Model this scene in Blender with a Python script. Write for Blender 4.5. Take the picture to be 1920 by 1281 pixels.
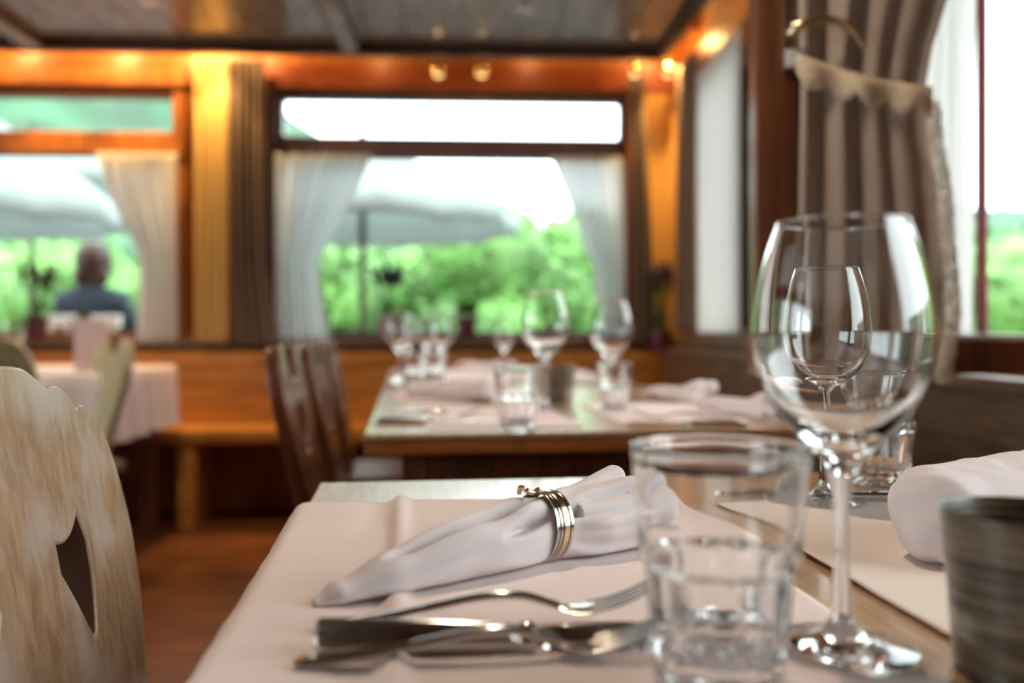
import bpy, bmesh, math, random
from math import sin, cos, pi, radians, atan2
from mathutils import Vector, Matrix, noise
for o in list(bpy.data.objects): bpy.data.objects.remove(o)
S = bpy.context.scene; C = S.collection
random.seed(7)
# ---------------- camera, world, exposure ----------------
EYE = 0.915; F = 1670.0; YAW = radians(2.7); HZ = 618.0
cam = bpy.data.cameras.new('camera'); co = bpy.data.objects.new('camera', cam); C.objects.link(co)
co.location = (0, 0, EYE); co.rotation_euler = (pi/2, 0, -YAW)
cam.sensor_width = 36; cam.lens = F/1920*36
cam.shift_x = 0; cam.shift_y = (HZ-640.5)/1920
cam.dof.use_dof = True; cam.dof.focus_distance = 0.68; cam.dof.aperture_fstop = 2.9
cam.clip_start = 0.05; cam.clip_end = 500
S.camera = co
W = bpy.data.worlds.new('world'); S.world = W; W.use_nodes = True
bg = W.node_tree.nodes['Background']; bg.inputs[0].default_value = (0.90, 0.97, 1.0, 1); bg.inputs[1].default_value = 7.0
S.view_settings.view_transform = 'Standard'; S.view_settings.look = 'None'
S.view_settings.gamma = 1; S.view_settings.use_curve_mapping = False; S.view_settings.exposure = 0.26
S.cycles.max_bounces = 14; S.cycles.transmission_bounces = 14; S.cycles.transparent_max_bounces = 16
S.cycles.diffuse_bounces = 5; S.cycles.glossy_bounces = 6
S.cycles.sample_clamp_indirect = 8
S.cycles.use_denoising = True
# ---------------- measuring the room from the picture ----------------
fwd = Vector((sin(YAW), cos(YAW), 0)); rgt = Vector((cos(YAW), -sin(YAW), 0))
def at(px, py, D): return D*(fwd + (px-960)/F*rgt) + Vector((0, 0, EYE + D*(HZ-py)/F))
def onz(px, py, z): return at(px, py, (EYE-z)*F/(py-HZ))
def ony(px, py, Y): d = fwd + (px-960)/F*rgt; return at(px, py, Y/d.y)
def onx(px, py, X): d = fwd + (px-960)/F*rgt; return at(px, py, X/d.x)
TH = 0.75
# ---------------- materials ----------------
def srgb(r, g, b):
    f = lambda c: (c/255/12.92) if c/255 <= .04045 else ((c/255+.055)/1.055)**2.4
    return (f(r), f(g), f(b), 1)
def newmat(n):
    m = bpy.data.materials.new(n); m.use_nodes = True; nt = m.node_tree
    return m, nt, nt.nodes['Principled BSDF']
def N(nt, t, **k):
    n = nt.nodes.new(t)
    for a, v in k.items():
        if a in n.inputs: n.inputs[a].default_value = v
        else: setattr(n, a, v)
    return n
def plain(n, col, rough=.5, metal=0, vary=.12, scale=20, bump=0, bscale=200, **k):
    m, nt, p = newmat(n); L = nt.links
    tc = N(nt, 'ShaderNodeTexCoord'); nz = N(nt, 'ShaderNodeTexNoise', Scale=scale, Detail=4.0)
    L.new(tc.outputs['Object'], nz.inputs['Vector'])
    cr = N(nt, 'ShaderNodeValToRGB'); e = cr.color_ramp.elements
    e[0].position = .3; e[1].position = .7
    e[0].color = tuple(c*(1-vary) for c in col[:3])+(1,); e[1].color = tuple(min(1, c*(1+vary)) for c in col[:3])+(1,)
    L.new(nz.outputs['Fac'], cr.inputs[0]); L.new(cr.outputs[0], p.inputs['Base Color'])
    p.inputs['Roughness'].default_value = rough; p.inputs['Metallic'].default_value = metal
    for a, v in k.items(): p.inputs[a.replace('_', ' ')].default_value = v
    if bump:
        nb = N(nt, 'ShaderNodeTexNoise', Scale=bscale, Detail=3.0); L.new(tc.outputs['Object'], nb.inputs['Vector'])
        b = N(nt, 'ShaderNodeBump', Strength=bump, Distance=.001); L.new(nb.outputs['Fac'], b.inputs['Height']); L.new(b.outputs[0], p.inputs['Normal'])
    return m
def wood(n, c1, c2, axis=0, scale=6, rough=.45, stretch=14, coat=0, bump=.15, c3=None):
    m, nt, p = newmat(n); L = nt.links
    tc = N(nt, 'ShaderNodeTexCoord'); mp = N(nt, 'ShaderNodeMapping')
    sc = [stretch]*3; sc[axis] = 1.0; mp.inputs['Scale'].default_value = sc
    L.new(tc.outputs['Object'], mp.inputs['Vector'])
    nz = N(nt, 'ShaderNodeTexNoise', Scale=scale, Detail=8.0, Roughness=.65, Distortion=.6); L.new(mp.outputs[0], nz.inputs['Vector'])
    cr = N(nt, 'ShaderNodeValToRGB'); e = cr.color_ramp.elements
    e[0].position = .38; e[1].position = .62; e[0].color = c1; e[1].color = c2
    L.new(nz.outputs['Fac'], cr.inputs[0])
    out = cr.outputs[0]
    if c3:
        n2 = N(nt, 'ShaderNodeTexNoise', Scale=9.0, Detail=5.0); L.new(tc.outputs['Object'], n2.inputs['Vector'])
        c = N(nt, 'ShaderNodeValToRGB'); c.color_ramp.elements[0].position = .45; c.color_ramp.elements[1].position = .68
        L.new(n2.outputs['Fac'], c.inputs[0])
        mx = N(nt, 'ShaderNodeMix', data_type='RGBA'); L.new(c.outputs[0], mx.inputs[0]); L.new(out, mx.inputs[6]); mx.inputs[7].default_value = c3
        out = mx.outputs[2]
    L.new(out, p.inputs['Base Color'])
    p.inputs['Roughness'].default_value = rough; p.inputs['Coat Weight'].default_value = coat; p.inputs['Coat Roughness'].default_value = .12
    b = N(nt, 'ShaderNodeBump', Strength=bump, Distance=.002); L.new(nz.outputs['Fac'], b.inputs['Height']); L.new(b.outputs[0], p.inputs['Normal'])
    return m
def cloth(n, col, bump=.25, scale=1400, sheen=.3):
    m, nt, p = newmat(n); L = nt.links
    tc = N(nt, 'ShaderNodeTexCoord')
    nz = N(nt, 'ShaderNodeTexNoise', Scale=14.0, Detail=5.0); L.new(tc.outputs['Object'], nz.inputs['Vector'])
    cr = N(nt, 'ShaderNodeValToRGB'); e = cr.color_ramp.elements
    e[0].color = tuple(c*.93 for c in col[:3])+(1,); e[1].color = col; L.new(nz.outputs['Fac'], cr.inputs[0]); L.new(cr.outputs[0], p.inputs['Base Color'])
    ck = N(nt, 'ShaderNodeTexChecker', Scale=float(scale)); L.new(tc.outputs['Object'], ck.inputs['Vector'])
    ad = N(nt, 'ShaderNodeMath', operation='MULTIPLY_ADD'); L.new(ck.outputs['Fac'], ad.inputs[0]); ad.inputs[1].default_value = .3; L.new(nz.outputs['Fac'], ad.inputs[2])
    b = N(nt, 'ShaderNodeBump', Strength=bump, Distance=.001); L.new(ad.outputs[0], b.inputs['Height']); L.new(b.outputs[0], p.inputs['Normal'])
    p.inputs['Roughness'].default_value = .75; p.inputs['Sheen Weight'].default_value = 0; p.inputs['Specular IOR Level'].default_value = .2
    return m
def glassmat(n, col=(1, 1, 1, 1), rough=0, ior=1.5):
    m, nt, p = newmat(n)
    p.inputs['Base Color'].default_value = col; p.inputs['Roughness'].default_value = rough
    p.inputs['IOR'].default_value = ior; p.inputs['Transmission Weight'].default_value = 1
    return m
def panemat():
    m, nt, p = newmat('window_glass'); L = nt.links; nt.nodes.remove(p)
    t = N(nt, 'ShaderNodeBsdfTransparent'); t.inputs[0].default_value = (.97, 1, .99, 1)
    g = N(nt, 'ShaderNodeBsdfGlossy', Roughness=.02); f = N(nt, 'ShaderNodeFresnel', IOR=1.45)
    mx = N(nt, 'ShaderNodeMixShader'); L.new(f.outputs[0], mx.inputs[0]); L.new(t.outputs[0], mx.inputs[1]); L.new(g.outputs[0], mx.inputs[2])
    L.new(mx.outputs[0], nt.nodes['Material Output'].inputs[0]); return m
def fabric2(n, col, trans=.5, see=.0, lace=0):
    """woven cloth that lets light through; see = share of open weave"""
    m, nt, p = newmat(n); L = nt.links; nt.nodes.remove(p)
    d = N(nt, 'ShaderNodeBsdfDiffuse'); d.inputs[0].default_value = col
    t = N(nt, 'ShaderNodeBsdfTranslucent'); t.inputs[0].default_value = col
    a = N(nt, 'ShaderNodeMixShader'); a.inputs[0].default_value = trans
    L.new(d.outputs[0], a.inputs[1]); L.new(t.outputs[0], a.inputs[2])
    out = a.outputs[0]
    if see or lace:
        tr = N(nt, 'ShaderNodeBsdfTransparent'); b = N(nt, 'ShaderNodeMixShader')
        if lace:
            tc = N(nt, 'ShaderNodeTexCoord'); v = N(nt, 'ShaderNodeTexVoronoi', Scale=float(lace)); L.new(tc.outputs['Object'], v.inputs['Vector'])
            lt = N(nt, 'ShaderNodeMath', operation='LESS_THAN'); L.new(v.outputs['Distance'], lt.inputs[0]); lt.inputs[1].default_value = .33
            L.new(lt.outputs[0], b.inputs[0])
        else: b.inputs[0].default_value = see
        L.new(out, b.inputs[1]); L.new(tr.outputs[0], b.inputs[2]); out = b.outputs[0]
    L.new(out, nt.nodes['Material Output'].inputs[0]); return m
def glow(n, col, s):
    m, nt, p = newmat(n); p.inputs['Base Color'].default_value = (0, 0, 0, 1)
    p.inputs['Emission Color'].default_value = col; p.inputs['Emission Strength'].default_value = s; return m
M = dict(
    wall=wood('orange_pine_panelling', srgb(140, 78, 26), srgb(186, 116, 48), 2, 5, .4),
    beam=wood('red_brown_beam', srgb(120, 52, 22), srgb(160, 76, 34), 0, 5, .4),
    post=wood('red_brown_window_wood', srgb(88, 46, 28), srgb(124, 72, 44), 2, 5, .35, coat=.3),
    frame=wood('mauve_brown_frame', srgb(88, 66, 66), srgb(108, 84, 82), 0, 5, .4),
    redframe=plain('wine_red_frame', srgb(120, 40, 52), .5),
    bench=wood('orange_bench_wood', srgb(150, 92, 36), srgb(200, 138, 66), 0, 4, .35, coat=.3),
    darkbench=wood('brown_bench_wood', srgb(74, 50, 36), srgb(116, 84, 60), 1, 6, .5),
    ceil=wood('grey_brown_ceiling_plank', srgb(96, 84, 72), srgb(150, 132, 114), 1, 5, .4, stretch=8, coat=.6),
    dark=wood('dark_trim', srgb(40, 22, 14), srgb(62, 34, 20), 0, 5, .5),
    floor=wood('brown_floor', srgb(82, 44, 24), srgb(140, 82, 44), 0, 4, .35, stretch=8),
    table=wood('oak_tabletop', srgb(178, 142, 108), srgb(206, 170, 134), 1, 7, .3, coat=.6, bump=.05),
    tedge=wood('table_edge_wood', srgb(120, 64, 26), srgb(168, 96, 42), 0, 6, .4),
    chair=wood('worn_beech_sheen', srgb(142, 108, 80), srgb(176, 146, 118), 2, 16, .38, c3=srgb(192, 182, 172), stretch=5, coat=.35, bump=.3),  # pale grey patches: wear, plus the back's top sheen put into the colour
    chairin=plain('dark_oiled_shaded_cut', srgb(74, 40, 18), .6),  # oiled wood tone darkened further by painted recess shade
    dchair=wood('dark_red_brown_chair', srgb(66, 34, 18), srgb(112, 62, 34), 2, 6, .35, coat=.4),
    olive=wood('pale_olive_chair', srgb(150, 134, 96), srgb(190, 174, 134), 2, 6, .5),
    cloth=cloth('pale_rose_cloth', (.84, .70, .67, 1)),
    cloth2=cloth('pale_cream_cloth', (.85, .73, .67, 1)),
    napkin=cloth('rose_white_napkin', (.78, .69, .70, 1), .12, 1600),
    steel=plain('polished_steel', (.60, .57, .55, 1), .13, 1, .05),
    steel2=plain('brushed_warm_steel', (.74, .58, .38, 1), .2, 1, .08),
    groove=plain('blackened_groove', (.05, .045, .04, 1), .35, .8),
    bronze=plain('handle_bronze', (.60, .50, .40, 1), .22, 1, .05),
    glass=glassmat('clear_glass'), smoke=None,
    pane=panemat(),
    sheer=fabric2('white_sheer', (.80, .83, .84, 1), .66, .22),
    sheerw=fabric2('white_sheer_bright', (.82, .80, .78, 1), .62, .14),
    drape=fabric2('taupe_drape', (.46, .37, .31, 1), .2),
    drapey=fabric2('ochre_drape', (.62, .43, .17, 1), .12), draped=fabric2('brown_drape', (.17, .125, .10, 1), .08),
    lace=fabric2('ecru_lace', (.80, .66, .50, 1), .3, lace=260),
    canopy=fabric2('parasol_canvas', (.42, .47, .45, 1), .5),
    leaf=plain('leaf_green', (.11, .25, .055, 1), .6, vary=.7, scale=1.2),
    leafd=plain('leaf_dark', (.02, .075, .03, 1), .6, vary=.5, scale=.2),
    grass=plain('hill_green', (.024, .082, .036, 1), .8, vary=.75, scale=.25),
    paving=plain('terrace_paving', (.07, .07, .065, 1), .7),
    bark=plain('bark', (.03, .02, .012, 1), .8),
    pot=plain('plum_pot', srgb(92, 40, 62), .35), mauve=plain('mauve_pot', srgb(150, 110, 130), .4),
    lav=plain('dark_violet_flowers', srgb(40, 34, 50), .7), stem=plain('green_stem', srgb(70, 110, 50), .6),
    skin=plain('skin', srgb(214, 160, 130), .5), hair=plain('brown_hair', srgb(62, 42, 34), .6, bump=.6), shirt=plain('navy_shirt', srgb(34, 48, 62), .8),
    trouser=plain('grey_trousers', srgb(70, 70, 76), .8), shoe=plain('black_shoe', srgb(30, 28, 28), .5),
    white=plain('white_paint', srgb(225, 225, 222), .5, vary=.03), black=plain('black_lacquer', srgb(24, 20, 18), .3),
    pink=plain('pale_pink_card', srgb(232, 205, 205), .6, vary=.03),
    lamp=glow('lamp_glow', (1, .62, .22, 1), 2.2), lampw=glow('warm_white_lens', (1, .78, .5, 1), 12), plaster=plain('ochre_panel', srgb(214, 160, 84), .8, vary=.05),
    gold=plain('brass', (.75, .5, .2, 1), .25, 1),
)
# woven smoke-grey votive glass
def weave():
    m, nt, p = newmat('smoke_ribbed_glass'); L = nt.links
    tc = N(nt, 'ShaderNodeTexCoord'); mp = N(nt, 'ShaderNodeMapping'); mp.inputs['Scale'].default_value = (5, 5, 160); L.new(tc.outputs['Object'], mp.inputs['Vector'])
    nz = N(nt, 'ShaderNodeTexNoise', Scale=4.0, Detail=5.0); L.new(mp.outputs[0], nz.inputs['Vector'])
    cr = N(nt, 'ShaderNodeValToRGB'); e = cr.color_ramp.elements; e[0].position = .38; e[1].position = .66
    e[0].color = srgb(58, 42, 28); e[1].color = srgb(158, 136, 110); L.new(nz.outputs['Fac'], cr.inputs[0]); L.new(cr.outputs[0], p.inputs['Base Color'])
    p.inputs['Roughness'].default_value = .3; p.inputs['Transmission Weight'].default_value = .25; p.inputs['Coat Weight'].default_value = .3
    b = N(nt, 'ShaderNodeBump', Strength=.5, Distance=.002); L.new(nz.outputs['Fac'], b.inputs['Height']); L.new(b.outputs[0], p.inputs['Normal'])
    return m
M['smoke'] = weave()
# ---------------- mesh helpers ----------------
class MB:
    def __init__(s): s.v = []; s.f = []
    def add(s, vs, fs):
        n = len(s.v); s.v += [tuple(v) for v in vs]; s.f += [tuple(i+n for i in f) for f in fs]; return s
    def box(s, a, b, mat=None):
        x0, y0, z0 = a; x1, y1, z1 = b
        vs = [Vector(p) for p in ((x0,y0,z0),(x1,y0,z0),(x1,y1,z0),(x0,y1,z0),(x0,y0,z1),(x1,y0,z1),(x1,y1,z1),(x0,y1,z1))]
        if mat is not None: vs = [mat @ v for v in vs]
        return s.add(vs, [(3,2,1,0),(4,5,6,7),(0,1,5,4),(1,2,6,5),(2,3,7,6),(3,0,4,7)])
    def loft(s, rings, cap=True, closed=True):
        n = len(rings[0]); vs = [p for r in rings for p in r]; fs = []
        for i in range(len(rings)-1):
            for j in range(n if closed else n-1):
                k = (j+1) % n; fs.append((i*n+j, i*n+k, (i+1)*n+k, (i+1)*n+j))
        if cap: fs += [tuple(range(n))[::-1], tuple((len(rings)-1)*n+j for j in range(n))]
        return s.add(vs, fs)
    def tube(s, pts, r, seg=10, sy=1.0):
        pts = [Vector(p) for p in pts]; rs = r if isinstance(r, (list, tuple)) else [r]*len(pts); rings = []
        up = Vector((0, 0, 1))
        for i, p in enumerate(pts):
            d = (pts[min(i+1, len(pts)-1)]-pts[max(i-1, 0)]).normalized()
            if abs(d.dot(up)) > .98: up2 = Vector((0, 1, 0))
            else: up2 = up
            a = d.cross(up2).normalized(); b = a.cross(d).normalized()
            rings.append([p + rs[i]*(cos(2*pi*j/seg)*a + sy*sin(2*pi*j/seg)*b) for j in range(seg)])
        return s.loft(rings)
    def lathe(s, prof, seg=64, c=(0, 0, 0), rad=None):
        rings = []
        for r, z in prof:
            rings.append([Vector((c[0]+(r if not rad else rad(r, z, 2*pi*j/seg))*cos(2*pi*j/seg), c[1]+(r if not rad else rad(r, z, 2*pi*j/seg))*sin(2*pi*j/seg), c[2]+z)) for j in range(seg)])
        return s.loft(rings, cap=False)
    def ball(s, c, r, sc=(1, 1, 1), seg=16, ring=10):
        prof = [(max(1e-5, r*sin(pi*i/ring)), -r*cos(pi*i/ring)) for i in range(ring+1)]
        vs0 = len(s.v); s.lathe(prof, seg)
        for i in range(vs0, len(s.v)): v = s.v[i]; s.v[i] = (c[0]+v[0]*sc[0], c[1]+v[1]*sc[1], c[2]+v[2]*sc[2])
        return s
    def build(s, name, mat, parent=None, smooth=False, bevel=0, loc=None, merge=False, subsurf=0, auto=None):
        me = bpy.data.meshes.new(name); me.from_pydata(s.v, [], s.f); me.update()
        bm = bmesh.new(); bm.from_mesh(me)
        if merge: bmesh.ops.remove_doubles(bm, verts=bm.verts, dist=1e-5)
        bmesh.ops.recalc_face_normals(bm, faces=bm.faces)
        bm.to_mesh(me); bm.free()
        return link(name, me, mat, parent, smooth, bevel, loc, subsurf)
def link(name, me, mat, parent=None, smooth=False, bevel=0, loc=None, subsurf=0):
    o = bpy.data.objects.new(name, me); C.objects.link(o); me.materials.append(M[mat] if isinstance(mat, str) else mat)
    if parent: o.parent = parent
    if loc is not None: o.location = loc
    if smooth: me.polygons.foreach_set('use_smooth', [True]*len(me.polygons))
    if bevel: b = o.modifiers.new('b', 'BEVEL'); b.width = bevel; b.segments = 2; b.limit_method = 'ANGLE'
    if subsurf: u = o.modifiers.new('s', 'SUBSURF'); u.levels = u.render_levels = subsurf
    return o
def plate(name, outline, holes, th, mat, parent=None, mtx=None, bevel=0.0, edge=None, res=6):
    """flat board with holes, outline in its local x,z plane, thickness along y"""
    cu = bpy.data.curves.new(name, 'CURVE'); cu.dimensions = '2D'; cu.fill_mode = 'BOTH'; cu.extrude = th/2-bevel; cu.bevel_depth = bevel; cu.bevel_resolution = 1
    for ol in [outline]+holes:
        sp = cu.splines.new('POLY'); sp.points.add(len(ol)-1)
        for i, p in enumerate(ol): sp.points[i].co = (p[0], p[1], 0, 1)
        sp.use_cyclic_u = True
    t = bpy.data.objects.new('t', cu); C.objects.link(t)
    dg = bpy.context.evaluated_depsgraph_get(); dg.update()
    me = bpy.data.meshes.new_from_object(t.evaluated_get(dg)); bpy.data.objects.remove(t)
    me.transform(Matrix.Rotation(pi/2, 4, 'X'))
    if mtx is not None: me.transform(mtx)
    me.name = name; me.materials.clear()
    return link(name, me, mat, parent)
def crv(pts, n=6, closed=False):
    P = [Vector(p) for p in pts]; out = []; m = len(P)
    for i in range(m if closed else m-1):
        a = P[(i-1) % m] if closed or i else P[0]; b = P[i]; c = P[(i+1) % m]; d = P[(i+2) % m] if closed or i+2 < m else P[-1]
        for k in range(n):
            t = k/n; out.append(.5*((2*b)+(c-a)*t+(2*a-5*b+4*c-d)*t*t+(3*b-a-3*c+d)*t**3))
    if not closed: out.append(P[-1])
    return out
def lerp(tab, t, sm=True):
    for (a, x), (b, y) in zip(tab, tab[1:]):
        if t <= b:
            k = (t-a)/(b-a) if b > a else 0; k = max(0, min(1, k)); k = k*k*(3-2*k) if sm else k; return x+(y-x)*k
    return tab[-1][1]
def empty(name, loc=(0, 0, 0), rz=0): o = bpy.data.objects.new(name, None); C.objects.link(o); o.location = loc; o.rotation_euler = (0, 0, rz); o.empty_display_size = .05; return o
def tag(o, label, cat, group=None):
    o['label'] = label; o['category'] = cat
    if group: o['group'] = group
    return o
def struct(o): o['kind'] = 'structure'; return o
def thing(name, label, cat, loc=(0, 0, 0), rz=0, group=None): return tag(empty(name, loc, rz), label, cat, group)
KIDS = {}
def copy_thing(o, loc, rz=0, label=None, group=None, parent=None, scale=None, rot=None):
    c = o.copy(); C.objects.link(c); c.parent = parent
    if parent is None:
        c.location = loc; c.rotation_euler = rot if rot else (0, 0, rz)
        if scale: c.scale = (scale,)*3
        if label: c['label'] = label
        if group: c['group'] = group
    for ch in list(o.children): copy_thing(ch, None, parent=c)
    return c
# ---------------- the setting ----------------
FY = 4.6; RX = 1.12; LX = -4.2; BY = -2.6; CZ = 2.27; TOPZ = 2.42
struct(MB().box((LX-.3, BY-.3, -.1), (RX+.3, FY+.3, 0)).build('floor', 'floor'))
cl = MB(); nx = 30; x = LX
pw = .17
while x < .93:
    cl.box((x+.003, BY-.1, CZ), (min(x+pw-.003, .93), 4.3, CZ+.03)); x += pw
cl.box((LX-.3, BY-.3, CZ+.025), (.93, 4.3, CZ+.06)); cl.box((LX-.3, BY-.3, TOPZ), (RX+.3, FY+.3, TOPZ+.05))
struct(cl.build('ceiling', 'ceil'))
struct(MB().box((LX, 4.24, CZ-.045), (.95, 4.31, CZ+.08)).box((.90, BY, CZ-.045), (.95, 4.24, CZ+.08)).build('trim_1', 'dark', bevel=.004))
for i, (px) in enumerate((70, 660)):      # cross beams running down the room
    p = ony(px, 125, 4.28); x0 = p.x
    struct(MB().box((x0-.04, BY, CZ-.05), (x0+.04, 4.24, CZ+.005)).build('trim_%d' % (i+2), 'ceil', bevel=.01))
def wallpanel(name, axis, pos, thick, a0, a1, openings, mat):
    """axis 'y': wall plane y=pos spanning x a0..a1; axis 'x': plane x=pos spanning y"""
    b = MB()
    def bx(u0, u1, z0, z1):
        if u1-u0 < 1e-4 or z1-z0 < 1e-4: return
        if axis == 'y': b.box((u0, min(pos, pos+thick), z0), (u1, max(pos, pos+thick), z1))
        else: b.box((min(pos, pos+thick), u0, z0), (max(pos, pos+thick), u1, z1))
    u = a0
    for (o0, o1, z0, z1) in sorted(openings):
        bx(u, o0, 0, TOPZ); bx(o0, o1, 0, z0); bx(o0, o1, z1, TOPZ); u = o1
    bx(u, a1, 0, TOPZ); return struct(b.build(name, mat))
ZT = ony(0, 163, FY).z; ZB = ony(0, 634, FY).z
bx0, bx1 = ony(518, 0, FY).x, ony(1174, 0, FY).x
ax0, ax1 = -3.3, ony(332, 0, FY).x
zt0, zb1 = ony(0, 250, FY).z, ony(0, 288, FY).z
wallpanel('wall_back', 'y', FY, .24, LX-.2, RX+.2, [(ax0, ax1, ZB, ZT), (bx0, bx1, ZB, ZT)], 'wall')
RW = [(-.35, .80, .9, 2.12), (1.52, 2.45, .88, 2.12), (onx(1412, 0, RX).y, onx(1326, 0, RX).y, .88, 2.10)]
wallpanel('wall_right', 'x', RX, .2, BY-.2, FY, RW, 'wall')
wallpanel('wall_left', 'x', LX, -.2, BY-.2, FY, [(-2.0, .4, .9, 2.1), (.9, 3.3, .9, 2.1)], 'wall')
wallpanel('wall_front', 'y', BY, -.2, LX-.2, RX+.2, [], 'wall')
def window(n, axis, pos, u0, u1, z0, z1, bars, fm, fw=.035, d0=.03, d1=.10, mull=()):
    w = empty('window_%d' % n); w['kind'] = 'structure'
    def bx(b, a0, a1, c0, c1, e0=d0, e1=d1):
        if axis == 'y': b.box((a0, pos+min(e0, e1), c0), (a1, pos+max(e0, e1), c1))
        else: b.box((pos+min(e0, e1), a0, c0), (pos+max(e0, e1), a1, c1))
    f = MB(); bx(f, u0, u1, z0, z0+fw); bx(f, u0, u1, z1-fw, z1); bx(f, u0, u0+fw, z0+fw, z1-fw); bx(f, u1-fw, u1, z0+fw, z1-fw)
    for m_ in mull: bx(f, m_-fw/2, m_+fw/2, z0+fw, z1-fw)
    fo = f.build('window_frame', fm, w, bevel=.004)
    lev = [z0+fw]
    for (b0, b1) in bars:
        b = MB(); bx(b, u0+fw, u1-fw, b0, b1, d0-.045*(1 if d0 > 0 else -1), d1); b.build('transom_bar', fm, w, bevel=.004); lev += [b0, b1]
    lev.append(z1-fw)
    dm = (d0+d1)/2
    for i in range(0, len(lev), 2):
        g = MB(); bx(g, u0+fw, u1-fw, lev[i], lev[i+1], dm-.003, dm+.003); g.build('pane', 'pane', w)
    return w
window(1, 'y', FY, ax0, ax1, ZB, ZT, [(zb1, zt0)], 'wall', fw=.03)
window(2, 'y', FY, bx0, bx1, ZB, ZT, [(zb1, zt0)], 'frame', fw=.03)
window(3, 'x', RX, -.35, .80, .9, 2.12, [], 'frame')
window(4, 'x', RX, RW[2][0], RW[2][1], .88, 2.10, [], 'frame')
window(5, 'x', LX, .9, 3.3, .9, 2.1, [], 'frame', d0=-.03, d1=-.1)  # unseen window, added to fill the room with daylight
window(6, 'x', LX, -2.0, .4, .9, 2.1, [], 'frame', d0=-.03, d1=-.1)  # also out of view, added as fill light from the left
# window 7: open casement in the right wall, frame in the opening and the sash swung into the room
w7 = empty('window_7'); w7['kind'] = 'structure'
f = MB(); y0, y1 = 1.52, 2.45
f.box((RX+.02, y0, 2.07), (RX+.1, y1, 2.12)).box((RX+.02, y0, .88), (RX+.1, y1, .905)).box((RX+.02, y0, .905), (RX+.1, y0+.05, 2.07)).box((RX+.02, y1-.05, .905), (RX+.1, y1, 2.07))
f.build('window_frame', 'frame', w7, bevel=.004)
ya, yb = onx(1850, 0, RX+.02).y, onx(1832, 0, RX+.02).y
MB().box((RX+.015, ya, .905), (RX+.025, yb, 2.07)).build('red_mullion', 'redframe', w7, bevel=.004)
SD = 1.5
s0 = at(1410, 0, SD); s1 = Vector((RX-.02, s0.y-.0, 0)); sd = Vector((s1.x-s0.x, s1.y-s0.y, 0)); sl = sd.length
sash = empty('open_casement', (s0.x, s0.y, 0), atan2(sd.y, sd.x)); sash.parent = w7
SB, ST_ = at(0, 702, SD).z, 2.09
MB().box((0, -.025, SB), (.070, .025, ST_)).box((.070, -.018, SB), (.082, .018, ST_)).build('stile', 'post', sash, bevel=.005)
MB().box((sl-.06, -.025, SB), (sl, .025, ST_)).build('stile', 'post', sash, bevel=.005)
MB().box((.082, -.022, SB), (sl-.06, .022, at(0, 640, SD).z)).build('bottom_rail', 'post', sash, bevel=.004)
MB().box((.082, -.012, at(0, 640, SD).z), (sl-.06, .012, at(0, 629, SD).z)).build('glazing_bead', 'white', sash, bevel=.002)
MB().box((.082, -.022, ST_-.07), (sl-.06, .022, ST_)).build('top_rail', 'post', sash, bevel=.004)
MB().box((.076, -.002, SB+.06), (sl-.055, .002, ST_-.07)).build('pane', 'pane', sash)
def crown():
    struct(MB().box((ony(1206, 0, FY).x, FY-.02, ZB), (RX, FY, 2.16)).build('trim_13', 'plaster', bevel=.003))
    struct(MB().box((LX, FY-.035, ZT+.01), (RX, FY, ZT+.13)).build('trim_4', 'beam', bevel=.004))
    struct(MB().box((ax0-.05, FY-.06, ZT+.005), (ax1+.06, FY-.035, ZT+.10)).build('trim_5', 'wall', bevel=.004))
    struct(MB().box((LX, FY-.10, ZB-.05), (RX, FY, ZB)).build('trim_6', 'darkbench', bevel=.006))
    struct(MB().box((RX-.035, BY, 2.14), (RX, FY-.036, 2.26)).build('trim_7', 'wall', bevel=.004))
    struct(MB().box((RX-.10, 2.46, .83), (RX, FY-.10, .88)).build('trim_8', 'darkbench', bevel=.006))
    # boxed orange rail under the left transom, and posts beside the windows
    struct(MB().box((ax0, FY-.055, zb1-.005), (ax1+.05, FY-.012, zt0+.005)).build('trim_9', 'wall', bevel=.006))
    px = ony(338, 0, FY).x; struct(MB().box((px-.03, FY-.03, ZB), (px+.04, FY, ZT)).build('trim_10', 'wall', bevel=.005))
    a, b = ony(503, 0, FY).x, ony(1188, 0, FY).x
    struct(MB().box((a-.02, FY-.03, ZB), (bx0+.005, FY, ZT)).build('trim_11', 'frame', bevel=.005)); struct(MB().box((bx1-.005, FY-.03, ZB), (b+.04, FY, ZT)).build('trim_12', 'beam', bevel=.005))
crown()
# ---------------- curtains ----------------
def curtain(name, label, mat, P, D, left, right, ztop, zbot, folds, amp, nrm, group=None, nz=60, nu=None, seed=0, cat='curtain'):
    """P origin, D unit direction along the wall; left/right tables (z -> offset along D); nrm pushes the folds"""
    nu = nu or folds*10; rnd = random.Random(seed); ph = [rnd.uniform(-.6, .6) for _ in range(4)]
    rows = []
    for i in range(nz+1):
        z = ztop+(zbot-ztop)*i/nz; a = lerp(left, -z, False); b = lerp(right, -z, False); row = []
        w = abs(b-a)
        for j in range(nu+1):
            u = j/nu; fu = u+.02*sin(7*u+ph[0]+z)+.012*sin(19*u+ph[1])
            k = amp*min(1, .35+abs(b-a)/max(.01, abs(lerp(right, -ztop, False)-lerp(left, -ztop, False)))) *(.75+.35*sin(5*u+ph[2]))*sin(2*pi*folds*fu+ph[3]+.4*sin(2.2*z))
            row.append(P + D*(a+(b-a)*u) + nrm*(k+amp*1.2) + Vector((0, 0, z)))
        rows.append(row)
    o = MB().loft(rows, cap=False, closed=False).build(name, mat, smooth=True)
    s = o.modifiers.new('s', 'SOLIDIFY'); s.thickness = .0012
    tag(o, label, cat, group); return o
X = Vector((1, 0, 0)); Y = Vector((0, 1, 0)); O = Vector((0, FY-.06, 0))
fx = lambda px, y=FY-.08: ony(px, 0, y).x
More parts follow.
